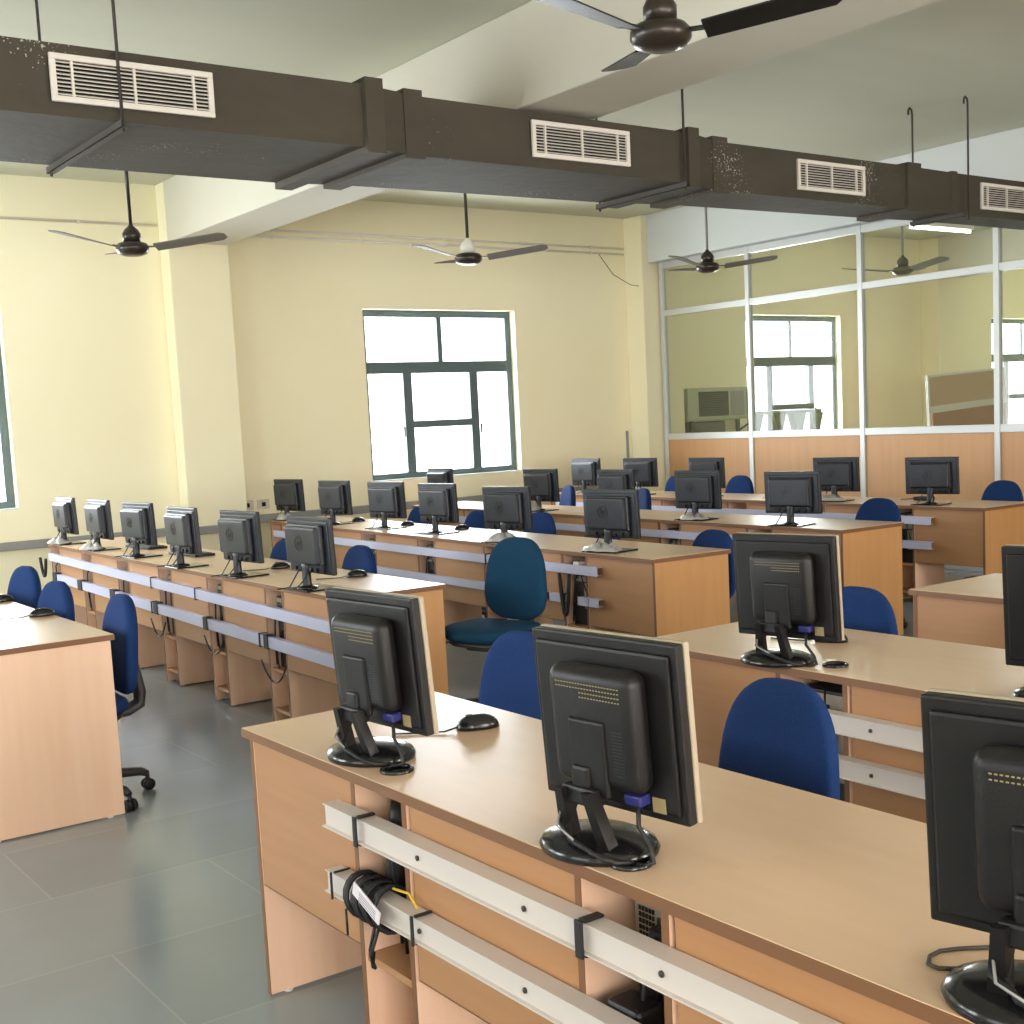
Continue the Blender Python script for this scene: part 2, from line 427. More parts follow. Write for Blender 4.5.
def hanger(x, yf, yb, hook=False, xf=None):
    yf -= .03; yb += .02; x0 = x
    for y in (yf, yb):
        x = xf if xf and y == yf else x0
        r = MB(); pts = [(x, y, zb-.05), (x, y, H-.05)]
        if hook: pts += [(x-.008, y, H-.02), (x-.028, y, H-.008), (x-.045, y, H-.03), (x-.045, y, H-.06)]
        else: pts += [(x, y, H)]
        r.tube(pts, .0075); r.build('hanger_rod', 'steel', duct)
    x = x0
    b = MB(); b.box(x-.018, x+.018, yf-.03, yb+.02, zb-.036, zb-.033); b.box(x-.018, x-.014, yf-.03, yb+.02, zb-.036, zb-.004)
    b.build('angle_bar', 'steel', duct)
hanger(1.985, 5.61, 6.62); hanger(5.365, 5.72, 6.47); hanger(8.21, 5.83, 6.2, True, 8.3)

# ------------------------------------------------------------------ ceiling fans
def blade_mesh(c):
    m = MB(); n = 14; top = []; bot = []
    for i in range(n+1):
        t = i/n; x = .15+.46*t
        w = .052+.018*t if t < .93 else .07*math.sqrt(max(0, 1-((t-.93)/.08)**2))
        tw = -.26*(1-.4*t)
        row = []
        for sgn in (-1, 1):
            for dz in (.003, -.003):
                row.append(m.bm.verts.new((x, sgn*w, sgn*w*tw+dz+.05*t)))
        top.append(row)
    for a, b in zip(top, top[1:]):
        for i, j in ((0, 2), (2, 3), (3, 1), (1, 0)): m.bm.faces.new((a[i], a[j], b[j], b[i]))
    m.bm.faces.new((top[0][0], top[0][2], top[0][3], top[0][1])); m.bm.faces.new((top[-1][1], top[-1][3], top[-1][2], top[-1][0]))
    m.box(.08, .17, -.022, .022, .002, .008, .002)
    return m.mesh('blade', c)
def fan(x, y, zc, az, label, mm, bm_, group=None, sk=1.0):
    f = thing('ceiling_fan', label, 'fan', (x, y, zc), 0, group)
    a = MB(); a.lathe([(0, -.05), (.055, -.048), (.09, -.035), (.105, -.012), (.104, .012), (.088, .03), (.05, .038), (0, .04)], 28); a.build('motor', mm[0], f)
    a = MB(); a.lathe([(.056, .038), (.058, .09), (.045, .115), (.016, .14), (.014, .15)], 20); a.build('bottom_cup', mm[1], f)
    a = MB(); a.tube([(0, 0, .14), (0, 0, H-zc-.06)], .012); a.build('downrod', mm[2], f)
    a = MB(); a.lathe([(.014, H-zc-.1), (.03, H-zc-.07), (.05, H-zc-.02), (.052, H-zc)], 18); a.build('ceiling_cup', mm[1], f)
    me = blade_mesh(bm_)
    for k in range(3):
        b = bpy.data.objects.new('blade', me); C.objects.link(b); b.parent = f; b.rotation_euler = (0, 0, az+k*2*PI/3)
    return f
R_ = math.radians
fan(2.95, 8.3, 2.745, R_(-38), 'dark ceiling fan in front of the yellow column', ('fan', 'fan', 'fan'), 'bladeg')
fan(5.54, 8.3, 2.775, R_(-42), 'ceiling fan with a pale cup hanging before the main window', ('fan', 'fanw', 'steel'), 'bladeg')
fan(8.06, 8.3, 2.79, R_(-42), 'ceiling fan before the corner where glazed partition meets the wall', ('fan', 'fan', 'ledge'), 'bladeg')
fan(3.05, 3.33, 2.80, R_(64), 'large near bronze ceiling fan hanging in front of the duct', ('fan', 'fan', 'fan'), 'black')
fan(10.9, 8.4, 2.86, R_(20), 'faint ceiling fan behind the partition glass', ('fan', 'fan', 'ledge'), 'bladeg')

# ------------------------------------------------------------------ desks
class Row:
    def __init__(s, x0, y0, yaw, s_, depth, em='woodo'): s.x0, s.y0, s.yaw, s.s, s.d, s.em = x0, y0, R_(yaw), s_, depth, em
    def w(s, lx, d):      # d = distance along the row from its aisle end
        y = s.s*d
        return (s.x0+lx*math.cos(s.yaw)-y*math.sin(s.yaw), s.y0+lx*math.sin(s.yaw)+y*math.cos(s.yaw))
_desk_cache = {}
def desk_parts(depth, s, panel, bay, first, last, em):
    key = (em, round(depth, 3), s, round(panel, 3), round(bay, 3), first, last)
    if key in _desk_cache: return _desk_cache[key]
    L = panel+bay; P = []; e = .018
    Y = lambda a: s*a
    m = MB(); m.box(-.012, depth, Y(0), Y(L), .726, DT, 0, 0)
    m.box(-.0145, -.012, Y(0), Y(L), .726, DT-.002, 0, 1); m.box(depth, depth+.0025, Y(0), Y(L), .726, DT-.002, 0, 1)
    if first: m.box(-.0145, depth+.0025, Y(-.0025), Y(0), .726, DT-.002, 0, 1)
    P.append(('desk_top', m.mesh('desk_top', ['wood', 'lip']), []))
    p0 = .012
    if first:
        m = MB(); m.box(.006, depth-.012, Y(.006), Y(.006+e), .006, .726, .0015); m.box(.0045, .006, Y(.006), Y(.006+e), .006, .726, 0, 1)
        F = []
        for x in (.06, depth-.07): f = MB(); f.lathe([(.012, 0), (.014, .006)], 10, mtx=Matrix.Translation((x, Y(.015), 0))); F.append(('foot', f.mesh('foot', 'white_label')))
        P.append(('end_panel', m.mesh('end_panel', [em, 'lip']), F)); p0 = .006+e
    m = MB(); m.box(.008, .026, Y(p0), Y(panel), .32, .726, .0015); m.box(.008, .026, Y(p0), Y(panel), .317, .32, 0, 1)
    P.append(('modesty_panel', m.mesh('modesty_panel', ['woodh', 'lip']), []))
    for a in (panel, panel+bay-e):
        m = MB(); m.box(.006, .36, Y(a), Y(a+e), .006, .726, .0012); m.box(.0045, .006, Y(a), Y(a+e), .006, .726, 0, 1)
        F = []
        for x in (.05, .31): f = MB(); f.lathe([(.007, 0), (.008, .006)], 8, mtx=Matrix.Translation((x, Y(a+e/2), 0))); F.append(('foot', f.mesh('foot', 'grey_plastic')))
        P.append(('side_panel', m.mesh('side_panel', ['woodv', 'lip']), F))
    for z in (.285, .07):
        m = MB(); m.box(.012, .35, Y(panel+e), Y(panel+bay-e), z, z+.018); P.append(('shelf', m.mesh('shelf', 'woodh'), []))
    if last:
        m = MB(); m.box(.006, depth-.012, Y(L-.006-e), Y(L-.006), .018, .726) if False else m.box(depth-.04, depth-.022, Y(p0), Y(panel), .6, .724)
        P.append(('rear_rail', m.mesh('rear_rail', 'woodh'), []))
    _desk_cache[key] = P
    return P
def desk(row, start, panel, bay, first, last, label, group):
    x, y = row.w(0, start)
    t = thing('computer_desk', label, 'desk', (x, y, 0), row.yaw, group)
    for name, me, subs in desk_parts(row.d, row.s, panel, bay, first, last, row.em):
        o = bpy.data.objects.new(name, me); C.objects.link(o); o.parent = t
        for sn, sm in subs:
            q = bpy.data.objects.new(sn, sm); C.objects.link(q); q.parent = o
    return t
ORD = ['first', 'second', 'third', 'fourth', 'fifth', 'sixth', 'seventh']
def desk_row(row, firstp, panel, bay, n, where, group):
    d = 0; bays = []
    for k in range(n):
        p = firstp if k == 0 else panel
        if k == 0: lab = 'beech computer desk with the aisle end panel of the %s' % where
        elif k == n-1: lab = 'last beech computer desk of the %s, %s from the aisle' % (where, ORD[k])
        else: lab = 'beech computer desk %s from the aisle in the %s' % (ORD[k], where)
        desk(row, d, p, bay, k == 0, k == n-1, lab, group)
        bays.append((d+p, bay)); d += p+bay
    row.len = d
    return bays
rA = Row(1.334, 3.185, 0, -1, .585, 'woodv'); rA2 = Row(2.85, 3.345, 0, -1, .62); rA3 = Row(4.38, 3.36, 0, -1, .60)
r0 = Row(1.06, 5.152, 0, 1, .565, 'woodv'); rL = Row(2.735, 5.30, -.8, 1, .56); rB = Row(4.55, 5.17, -2.3, 1, .555)
rC = Row(6.255, 5.31, -1.8, 1, .58); rD = Row(7.96, 5.45, -1.2, 1, .58)
N_A, N_A2, N_A3 = 'front row', 'second near row', 'right-edge row'
N_0, N_L, N_B, N_C, N_D = 'left-edge row', 'lavender-railed row', 'teal chair row', 'middle far row', 'partition row'
bA = desk_row(rA, .57, .595, .25, 4, N_A, 'desks of the front row')
bA2 = desk_row(rA2, .645, .57, .28, 4, N_A2, 'desks of the second near row')
bA3 = desk_row(rA3, .60, .58, .26, 3, N_A3, 'desks of the third near row')
b0 = desk_row(r0, .57, .62, .20, 4, N_0, 'desks of the far row at the edge')
bL = desk_row(rL, .67, .575, .235, 6, N_L, 'desks of the lavender-railed row')
bB = desk_row(rB, .625, .645, .25, 6, N_B, 'desks of the teal chair row')
bC = desk_row(rC, .62, .68, .25, 6, N_C, 'desks of the middle far row')
bD = desk_row(rD, .63, .64, .25, 6, N_D, 'desks of the partition row')

# ------------------------------------------------------------------ cable rails
def rail(row, d0, d1, z0, z1, label, group, matn, ties=(), segs=None, off=.034, dz=0, pieces=None, lips=False):
    """white channel along the row front, lengths measured from the aisle end"""
    x, y = row.w(0, d0)
    t = thing('cable_rail', label, 'cable rail', (x, y, 0), row.yaw, group)
    L = d1-d0; s = row.s
    for a, b in (pieces or [(0, L)]):
        h = z1-z0
        m = MB()
        sec = [(-off, z0), (-off, z1), (-off+.003, z1), (-off+.003, z1-.003), (.004, z1-.003), (.004, z1-.006), (-off+.006, z1-.006),
               (-off+.006, z0+.006), (.004, z0+.006), (.004, z0+.003), (-off+.003, z0+.003), (-off+.003, z0)]
        if lips: sec = [(-off-.010, z0), (-off-.010, z0+.003), (-off, z0+.003), (-off, z1-.003), (-off-.006, z1-.003), (-off-.006, z1), (.004, z1), (.004, z1-.003), (-off+.003, z1-.003), (-off+.003, z0+.003), (.004, z0+.003), (.004, z0)]
        va = []; vb = []
        for (px_, pz_) in sec:
            va.append(m.bm.verts.new((px_, s*a, pz_ + dz*a/max(L, .01)))); vb.append(m.bm.verts.new((px_, s*b, pz_ + dz*b/max(L, .01))))
        n = len(sec)
        for i in range(n): m.bm.faces.new((va[i], va[(i+1) % n], vb[(i+1) % n], vb[i]))
        m.bm.faces.new(va); m.bm.faces.new(list(reversed(vb)))
        m.build('channel', matn, t)
    for q in ties:
        a, w = q if isinstance(q, tuple) else (q, .02)
        zz = dz*a/max(L, .01); e = .007
        m = MB()
        m.box(-off-e-(.01 if lips else 0), -off-(.0105 if lips else .001), s*(a-w/2), s*(a+w/2), z0-e+zz, z1+e+zz, .002)
        m.box(-off-e, .003, s*(a-w/2), s*(a+w/2), z1+.001+zz, z1+e+zz, .002)
        m.box(-off-e, .003, s*(a-w/2), s*(a+w/2), z0-e+zz, z0-.001+zz, .002)
        m.build('cable_tie', 'tape', t)
    if lips:
        m = MB()
        for k in range(int(L/.38)):
            m.lathe([(.006, 0), (.006, .003)], 8, mtx=Matrix.Translation((-off-.001, s*(.42+.38*k), (z0+z1)/2)) @ Matrix.Rotation(-PI/2, 4, 'Y'))
        m.build('screw', 'steel', t)
    return t
rail(rA, .51, 3.3, .605, .66, 'upper cream white cable rail along the front row', 'cable rails of the front row', 'rail', [(.17, .014), (.98, .02), (1.83, .02)], lips=True)
rail(rA, .50, 3.3, .445, .497, 'lower cream white cable rail along the front row, wrapped in black cable', 'cable rails of the front row', 'rail', [(.045, .004), (.41, .008), (1.25, .02)], lips=True)
rail(rA2, .62, 3.3, .585, .64, 'upper white cable rail on the second near row', 'cable rails of the second near row', 'rail', [1.0], lips=True)
rail(rA2, .62, 3.3, .455, .51, 'lower white cable rail on the second near row', 'cable rails of the second near row', 'rail', [1.0], lips=True)
bl = [b[0]-.06 for b in bL]
rail(rL, .05, 4.88, .575, .632, 'upper lavender-white rail along the lavender-railed row', 'cable rails of the lavender-railed row', 'railb', [(1.75, .006), (2.5, .006)], dz=.05)
rail(rL, .05, 4.78, .412, .472, 'lower lavender-white rail with black tape along the lavender-railed row', 'cable rails of the lavender-railed row', 'railb', [(.78, .05), (.86, .012), (1.62, .06), (2.45, .07), (2.52, .01), (3.3, .1), (4.05, .1), (4.7, .1)], dz=.06)
rail(rB, .48, 5.2, .62, .675, 'upper pale rail behind the loose teal chair', 'cable rails of the teal chair row', 'railb', [(1.2, .01)])
rail(rB, .48, 3.6, .44, .49, 'lower pale rail in short lengths behind the loose teal chair', 'cable rails of the teal chair row', 'railb', [(.34, .02), (.58, .012)], pieces=[(0, .09), (.10, .20), (.37, .49), (.53, 3.1)])
rail(rC, .8, 5.2, .62, .675, 'upper pale rail on the row behind the teal chair row', 'cable rails of the middle far row', 'railb')
rail(rC, .8, 5.2, .44, .49, 'lower pale rail on the row behind the teal chair row', 'cable rails of the middle far row', 'railb')
rail(rD, .45, 5.2, .61, .67, 'upper pale rail on the back row by the partition', 'cable rails of the partition row', 'railb')
rail(rD, .45, 5.2, .425, .485, 'lower pale rail on the back row by the partition', 'cable rails of the partition row', 'railb')

# ------------------------------------------------------------------ monitors
def letter_mark(m, x, cy, cz, r):
    """ring disc with slanted h and p strokes, facing -x"""
    Q = Matrix(((0, 0, -1, x), (-1, 0, 0, cy), (0, 1, 0, cz), (0, 0, 0, 1)))
    pts = []
    k = 28
    for i in range(k):
        a, b = 2*PI*i/k, 2*PI*(i+1)/k
        m.prism([(r*math.cos(a), r*math.sin(a)), (r*math.cos(b), r*math.sin(b)), (.86*r*math.cos(b), .86*r*math.sin(b)), (.86*r*math.cos(a), .86*r*math.sin(a))], 0, .0012, mtx=Q)
    sl = .28
    def st(u0, u1, v0, v1):
        m.prism([(u0*r+sl*v0*r, v0*r), (u1*r+sl*v0*r, v0*r), (u1*r+sl*v1*r, v1*r), (u0*r+sl*v1*r, v1*r)], 0, .0012, mtx=Q)
    st(-.46, -.32, -.4, .82); st(-.32, -.12, .22, .36); st(-.16, -.02, -.4, .3)
    st(.06, .2, -.82, .36); st(.2, .42, .22, .36); st(.36, .5, -.36, .3); st(.2, .42, -.4, -.26)
def wide_monitor():
    t = thing('computer_monitor', '', 'monitor')
    P = Matrix.Translation((0, 0, .078)) @ Matrix.Rotation(-R_(2), 4, 'Y')
    W, Hh = .42, .28
    m = MB(); m.box(0, .024, -W/2, W/2, 0, Hh, .006, mtx=P, seg=3)
    m.box(-.006, .002, -W/2+.012, W/2-.012, .01, Hh-.02, .005, mtx=P)
    pn = m.build('screen_panel', 'dark', t)
    m = MB(); m.box(.0235, .0255, -W/2+.016, W/2-.016, .028, Hh-.014, mtx=P); m.build('screen', 'screen', pn)
    m = MB(); m.box(-.052, 0, -.15, .15, .052, .236, .012, mtx=P, seg=3); m.box(-.034, 0, -.16, .16, .046, .246, .01, mtx=P)
    bh = m.build('back_housing', 'dark', t)
    m = MB(); letter_mark(m, 0, 0, 0, .038)
    for v in m.bm.verts: v.co = P @ (v.co + Vector((-.0522, .012, .155)))
    m.build('round_logo', 'logo', bh)
    m = MB(); m.box(-.03, 0, -.155, .155, .012, .05, .004, mtx=P)
    for k in range(5): m.box(-.042, -.03, -.12+.05*k, -.095+.05*k, .018, .036, .002, mtx=P)
    m.build('port_strip', 'black', bh)
    m = MB(); m.lathe([(.03, .008), (.027, .03), (.025, .11), (.027, .16)], 16, mtx=Matrix.Translation((-.03, 0, 0)), sx=.8)
    m.build('stand_column', 'dark', t)
    m = MB(); m.box(-.10, .10, -.115, .115, 0, .009, .004); m.lathe([(.055, .009), (.05, .016), (.03, .022)], 20, mtx=Matrix.Translation((-.03, 0, 0)))
    m.build('base_plate', 'blackg', t)
    m = MB(); m.tube([(-.04, .05, .10), (-.07, .06, .05), (-.085, .08, .012), (-.11, .12, .006), (-.135, .11, .006)], .0035, 6)
    m.tube([(-.04, -.04, .10), (-.06, -.02, .05), (-.075, .02, .014), (-.1, .09, .006)], .0035, 6)
    m.build('cables', 'tape', t)
    return t
def square_monitor():
    t = thing('computer_monitor', '', 'monitor')
    W, Hh = .358, .32
    P = Matrix.Translation((.002, .003, .074)) @ Matrix.Rotation(-R_(4), 4, 'Y')
    m = MB(); m.box(0, .022, -W/2, W/2, 0, Hh, .004, mtx=P); m.box(-.008, .002, -W/2+.014, W/2-.014, .016, Hh-.018, .006, mtx=P)
    pn = m.build('rear_shell', 'black', t)
    m = MB(); m.box(.022, .036, -W/2-.001, W/2+.001, -.001, Hh+.001, .004, mtx=P); m.build('ivory_bezel', 'ivory', t)['label'] = 'ivory front bezel'
    m = MB(); m.box(.0355, .0375, -W/2+.016, W/2-.016, .03, Hh-.016, mtx=P); m.build('screen', 'screen', t)
    # bulged back housing, rounded
    Q = P @ Matrix(((0, 0, -1, -.008), (-1, 0, 0, .012), (0, 1, 0, .165), (0, 0, 0, 1)))
    m = MB(); m.box(-.058, -.004, -.122, .092, .055, .275, .026, mtx=P, seg=5)
    for f in m.bm.faces: f.smooth = True
    bh = m.build('back_housing', 'black', t)
    m = MB(); m.box(-.064, -.05, -.052, .036, .045, .185, .006, mtx=P, seg=3); m.build('mount_cover', 'black', bh)
    m = MB()
    for r in range(4):
        for k in range(22):
            y = .062-.0072*k
            if r >= 2 and k < 8: continue
            m.box(-.0588, -.0578, y, y-.004, .246-.008*r, .248-.008*r, mtx=P)
    pr = m.build('printed_label', 'print', bh)
    m = MB()
    for k in range(14): m.box(-.0585, -.054, -.066, -.092, .09+.006*k, .092+.006*k, mtx=P)
    m.build('vent_slots', 'logo', bh)
    m = MB(); m.box(-.0095, -.008, -.135, -.105, .018, .045, mtx=P); m.build('paper_sticker', 'print', pn)
    m = MB(); m.box(-.035, -.006, -.10, -.06, .03, .05, .004, mtx=P); m.build('video_plug', 'blueplug', t)
    m = MB(); m.tube([P @ Vector((-.02, -.08, .03)), P @ Vector((-.024, -.08, -.01)), (-.022, -.105, .03), (-.03, -.118, .008), (-.045, -.11, .006), (-.05, -.095, .006)], .0045, 7)
    m.build('video_cable', 'tape', t)
    # hinged two-legged stand
    m = MB()
    top = P @ Vector((-.06, .012, .05))
    for sg in (-1, 1):
        m.prism([(sg*.024, .128), (sg*.042, .128), (sg*.062, .016), (sg*.034, .016)], 0, .026, mtx=Matrix(((0, -.28, 1, -.062), (1, 0, 0, .012), (0, 1, 0, 0), (0, 0, 0, 1))))
    m.box(-.082, -.05, .012-.042, .012+.042, .098, .132, .006); m.box(-.075, -.04, .012-.022, .012+.022, .12, .168, .006)
    m.build('stand_bracket', 'black', t)
    m = MB(); m.lathe([(.118, 0), (.121, .008), (.114, .019), (.09, .028), (.045, .034), (0, .036)], 40, sx=.82, sy=1.0, mtx=Matrix.Translation((-.015, .03, 0))); m.build('oval_base', 'blackg', t)
    m = MB(); m.tube([(-.05, .045, .10), (-.075, .045, .055), (-.098, .02, .042), (-.10, -.04, .026), (-.08, -.075, .012), (-.045, -.088, .005)], .005, 7)
    m.tube([(-.04, .07, .09), (-.085, .06, .06), (-.104, .0, .038), (-.095, -.06, .018), (-.055, -.082, .007)], .0045, 7)
    m.build('cables', 'tape', t)
    m = MB(); m.tube([(-.06, .07, .10), (-.104, .045, .06), (-.108, .0, .045)], .0022, 6); m.build('grey_wire', 'ledge', t)
    return t

WM = wide_monitor(); SM = square_monitor(); used = {}
def put(proto, x, y, z, rz, label, group=None):
    if proto.name not in used:
        used[proto.name] = 1; proto.location = (x, y, z); proto.rotation_euler = (0, 0, rz); proto['label'] = label
        if group: proto['group'] = group
        return proto
    return dup(proto, (x, y, z), rz, label, group)
# positions measured: panel back plane, yaw
G = {'L': ('monitors of the lavender-railed row', N_L), 'B': ('monitors of the teal chair row', N_B), 'C': ('monitors of the middle far row', N_C), 'D': ('monitors of the partition row', N_D)}
MON = [('L', 2.798, 5.725, 2.8), ('L', 2.820, 6.617, 4.3), ('L', 2.814, 7.445, 1.0), ('L', 2.867, 8.373, 6.1), ('L', 2.877, 9.208, .7), ('L', 2.885, 10.032, .3),
       ('B', 4.695, 5.699, 8.4), ('B', 4.711, 6.772, 10.5), ('B', 4.831, 7.804, 6.6), ('B', 4.869, 8.606, 10.0), ('B', 4.874, 9.464, 8.2), ('B', 4.911, 10.40, 8.8),
       ('C', 6.360, 5.822, 12.0), ('C', 6.408, 6.782, 7.0), ('C', 6.455, 7.761, 2.8), ('C', 6.488, 8.799, 6.5), ('C', 6.548, 10.5, .8),
       ('D', 8.082, 5.994, 12.9), ('D', 8.133, 6.965, 9.9), ('D', 8.185, 8.534, 5.4), ('D', 8.184, 9.458, 9.5), ('D', 8.178, 10.3, 5.6)]
cnt = {}
BASES = {}
for r, x, y, yaw in MON:
    k = cnt.get(r, 0); cnt[r] = k+1
    lab = 'black monitor with round logo, %s from the aisle on the %s' % (ORD[k], G[r][1])
    put(WM, x, y, DT, R_(yaw), lab, G[r][0]); BASES[(r, k)] = (x, y, R_(yaw))
for x, y, yaw, lab in ((1.443, 2.637, 5.4, 'black square monitor with ivory bezel at the aisle end of the front row'),
                       (1.420, 1.745, 6, 'black square monitor with ivory bezel, second from the aisle on the front row'),
                       (1.437, .875, 11, 'black square monitor cut by the lower right corner of the photo'),
                       (2.902, 2.69, 11, 'black square monitor on the second near row, above the front blue chair'),
                       (2.978, 1.783, 10, 'black square monitor on the second near row, cut by the right edge')):
    put(SM, x, y, DT, R_(yaw), lab, 'square monitors on the near rows')

# cable grommets in the near desk tops
for x, y, lab in ((1.40, 2.50, 'black cable grommet beside the front row end monitor'), (1.385, 1.665, 'black cable grommet beside the second front row monitor'), (2.94, 2.535, 'black cable grommet beside the monitor on the second near row')):
    m = MB(); pts = [(.034*math.cos(2*PI*i/20), .034*math.sin(2*PI*i/20), .003) for i in range(20)]
    m.tube(pts, .006, 8, closed=True); m.lathe([(.033, .0005), (.033, .002), (0, .002)], 20)
    tag(m.build('cable_grommet', 'blackg', None, (x, y, DT)), lab, 'grommet', 'cable grommets in the desk tops')

# ------------------------------------------------------------------ plastic film wraps round monitor feet
def wrap(r, k, dx, dy, sx, sy, h, seed, lab):
    x, y, yaw = BASES[(r, k)]
    rnd = random.Random(seed); m = MB(); n = 26
    ph = [rnd.random()*6 for _ in range(8)]
    prof = [(1.0, 0), (1.02, .12), (.86, .45), (.6, .8), (.3, 1.0), (0, .92)]
    rings = []
    for j, (rr, zz) in enumerate(prof):
        ring_ = []
        for i in range(n if rr > 0 else 1):
            t = 2*PI*i/n
            q = 1+.16*math.sin(3*t+ph[j])+.1*math.sin(7*t+ph[(j+3) % 8])
            ring_.append(m.bm.verts.new((rr*sx*q*math.cos(t), rr*sy*q*math.sin(t), max(0, .75*zz*h*(1+.4*math.sin(4*t+ph[j]))) if zz else 0)))
        rings.append(ring_)
    for a, b in zip(rings, rings[1:]):
        for i in range(n):
            j = (i+1) % n
            if len(b) == 1: m.bm.faces.new((a[i], a[j], b[0]))
            else: m.bm.faces.new((a[i], a[j], b[j], b[i]))
    m.bm.faces.new(list(reversed(rings[0])))
    for f in m.bm.faces: f.smooth = True
    c, s_ = math.cos(yaw), math.sin(yaw)
    o = m.build('plastic_wrap', 'bag', None, (x+dx*c-dy*s_, y+dx*s_+dy*c, DT+.0105)); o.rotation_euler = (0, 0, yaw)
    tag(o, lab, 'plastic wrap', 'plastic film left on monitor feet')
wrap('L', 5, -.06, .02, .08, .10, .055, 1, 'pale plastic film on the foot of the lavender-railed row monitor by the window wall')
wrap('L', 4, -.06, .02, .075, .09, .06, 2, 'pale plastic film on the foot of the fifth lavender-railed row monitor')
wrap('B', 0, -.06, .02, .075, .13, .05, 3, 'pale plastic film on the foot of the aisle monitor of the teal chair row')
wrap('B', 1, -.06, -.02, .08, .12, .06, 4, 'pale plastic film showing above the loose teal chair backrest')
wrap('B', 5, -.06, .0, .07, .08, .06, 5, 'pale plastic film on the teal chair row monitor by the column')
wrap('C', 1, -.06, .0, .075, .11, .045, 6, 'pale plastic film on the second monitor foot of the middle far row')
wrap('C', 3, -.06, .04, .07, .08, .08, 7, 'pale plastic film on the fourth monitor foot of the middle far row')
wrap('D', 1, -.06, .02, .07, .12, .05, 8, 'pale plastic film on the second monitor foot by the partition')
wrap('D', 3, -.06, .0, .07, .08, .07, 9, 'pale plastic film on the fourth monitor foot by the partition')

# ------------------------------------------------------------------ mice and keyboards
def mouse(x, y, rz, lab):
    t = thing('computer_mouse', lab, 'mouse', (x, y, DT), rz, 'black mice on the desks')
    m = MB(); m.pillow(superell(.112, .062, 2.4, 28, .0), .002, .036, Matrix.Translation((0, 0, .002)), pw=2.2, rings=7); b = m.build('shell', 'blackg', t)
    m = MB(); m.box(.012, .03, -.004, .004, .033, .039, .002); m.build('scroll_wheel', 'grey_plastic', t)
    m = MB(); m.tube([(.05, 0, .01), (.09, .01, .004), (.15, -.01, .003), (.21, -.03, .003)], .0025, 6); m.build('cord', 'tape', t)
mouse(1.755, 2.70, R_(160), 'black mouse beside the end monitor of the front row')
mouse(1.575, 5.98, R_(170), 'black mouse on the desk at the left edge near its corner')
mouse(1.585, 6.72, R_(170), 'black mouse at the extreme left edge beyond the other one')
mouse(3.18, 5.98, R_(165), 'black mouse beside the aisle monitor of the lavender-railed row')
mouse(3.11, 6.76, R_(165), 'black mouse beside the second monitor of the lavender-railed row')
mouse(5.09, 7.9, R_(165), 'black mouse beside the third monitor of the teal chair row')
mouse(5.07, 8.65, R_(165), 'black mouse beside the fourth monitor of the teal chair row')
mouse(5.10, 9.5, R_(165), 'black mouse beside the fifth monitor of the teal chair row')
mouse(3.24, 2.81, R_(120), 'black mouse half hidden behind the second near row monitor')
mouse(8.37, 7.75, R_(165), 'black mouse between the monitors of the partition row')
def keyboard(x, y, rz, lab):
    t = thing('keyboard', lab, 'keyboard', (x, y, DT), rz, 'keyboards')
    m = MB(); m.box(-.07, .07, -.22, .22, 0, .016, .005); m.build('case', 'black', t)
    m = MB()
    for i in range(5):
        for j in range(15): m.box(-.055+.022*i, -.037+.022*i, -.205+.0275*j, -.182+.0275*j, .016, .022, .002, seg=1)
    m.build('keys', 'grey_plastic', t)
keyboard(3.13, 9.02, R_(2), 'dark keyboard beside the fifth monitor of the lavender-railed row')
keyboard(3.12, 8.14, R_(2), 'dark keyboard beside the fourth monitor of the lavender-railed row')
m = MB(); m.box(-.05, .05, -.07, .07, 0, .03, .008); m.tube([(0, .07, .015), (.02, .14, .006), (-.03, .2, .006)], .004)
tag(m.build('power_adapter', 'black', None, (8.42, 6.32, DT)), 'small black adapter behind the aisle monitor of the back row', 'adapter')

# ------------------------------------------------------------------ computer towers in the desk bays
def tower_proto():
    t = thing('computer_tower', '', 'computer', group='computers in the desk bays')
    m = MB(); m.box(.012, .31, -.085, .085, 0, .375, .004); m.build('case', 'tape', t)
    m = MB(); m.box(.009, .012, -.083, .083, .26, .365); m.box(.009, .012, -.083, -.02, .1, .25); p = m.build('rear_plate', 'tower', t)
    m = MB(); m.box(.004, .009, -.03, .02, .29, .335, .002); m.build('power_socket', 'logo', p)
    m = MB()
    for k in range(6):
        for j in range(5): m.box(.0075, .009, .03+.009*j, .036+.009*j, .275+.012*k, .283+.012*k)
    m.build('fan_grille', 'hole', p)
    m = MB(); m.box(-.02, .008, -.025, .015, .298, .325, .004); m.tube([(-.02, -.005, .31), (-.045, -.01, .28), (-.04, .02, .15), (-.02, .06, .02)], .005)
    m.tube([(.01, .02, .2), (-.03, .03, .12), (-.02, .04, .0)], .004); m.tube([(.01, -.05, .18), (-.025, -.04, .3), (.0, -.02, .38)], .0035)
    m.build('cables', 'tape', t)
    return t
TW = tower_proto()
def towers(row, bays, ks, where):
    for k in ks:
        a, b = bays[k]; x, y = row.w(.045 if row is not rA or k > 1 else .10, a+b/2)
        put(TW, x, y, .3035, row.yaw, 'dark computer tower in the %s bay from the aisle, %s' % (ORD[k], where), 'computers in the desk bays')
towers(rA, bA, (0, 1, 2), N_A); towers(rA2, bA2, (0, 1), N_A2); towers(rL, bL, range(6), N_L)
towers(rB, bB, range(5), N_B); towers(rC, bC, (0, 1, 2), N_C); towers(rD, bD, (0,), N_D)
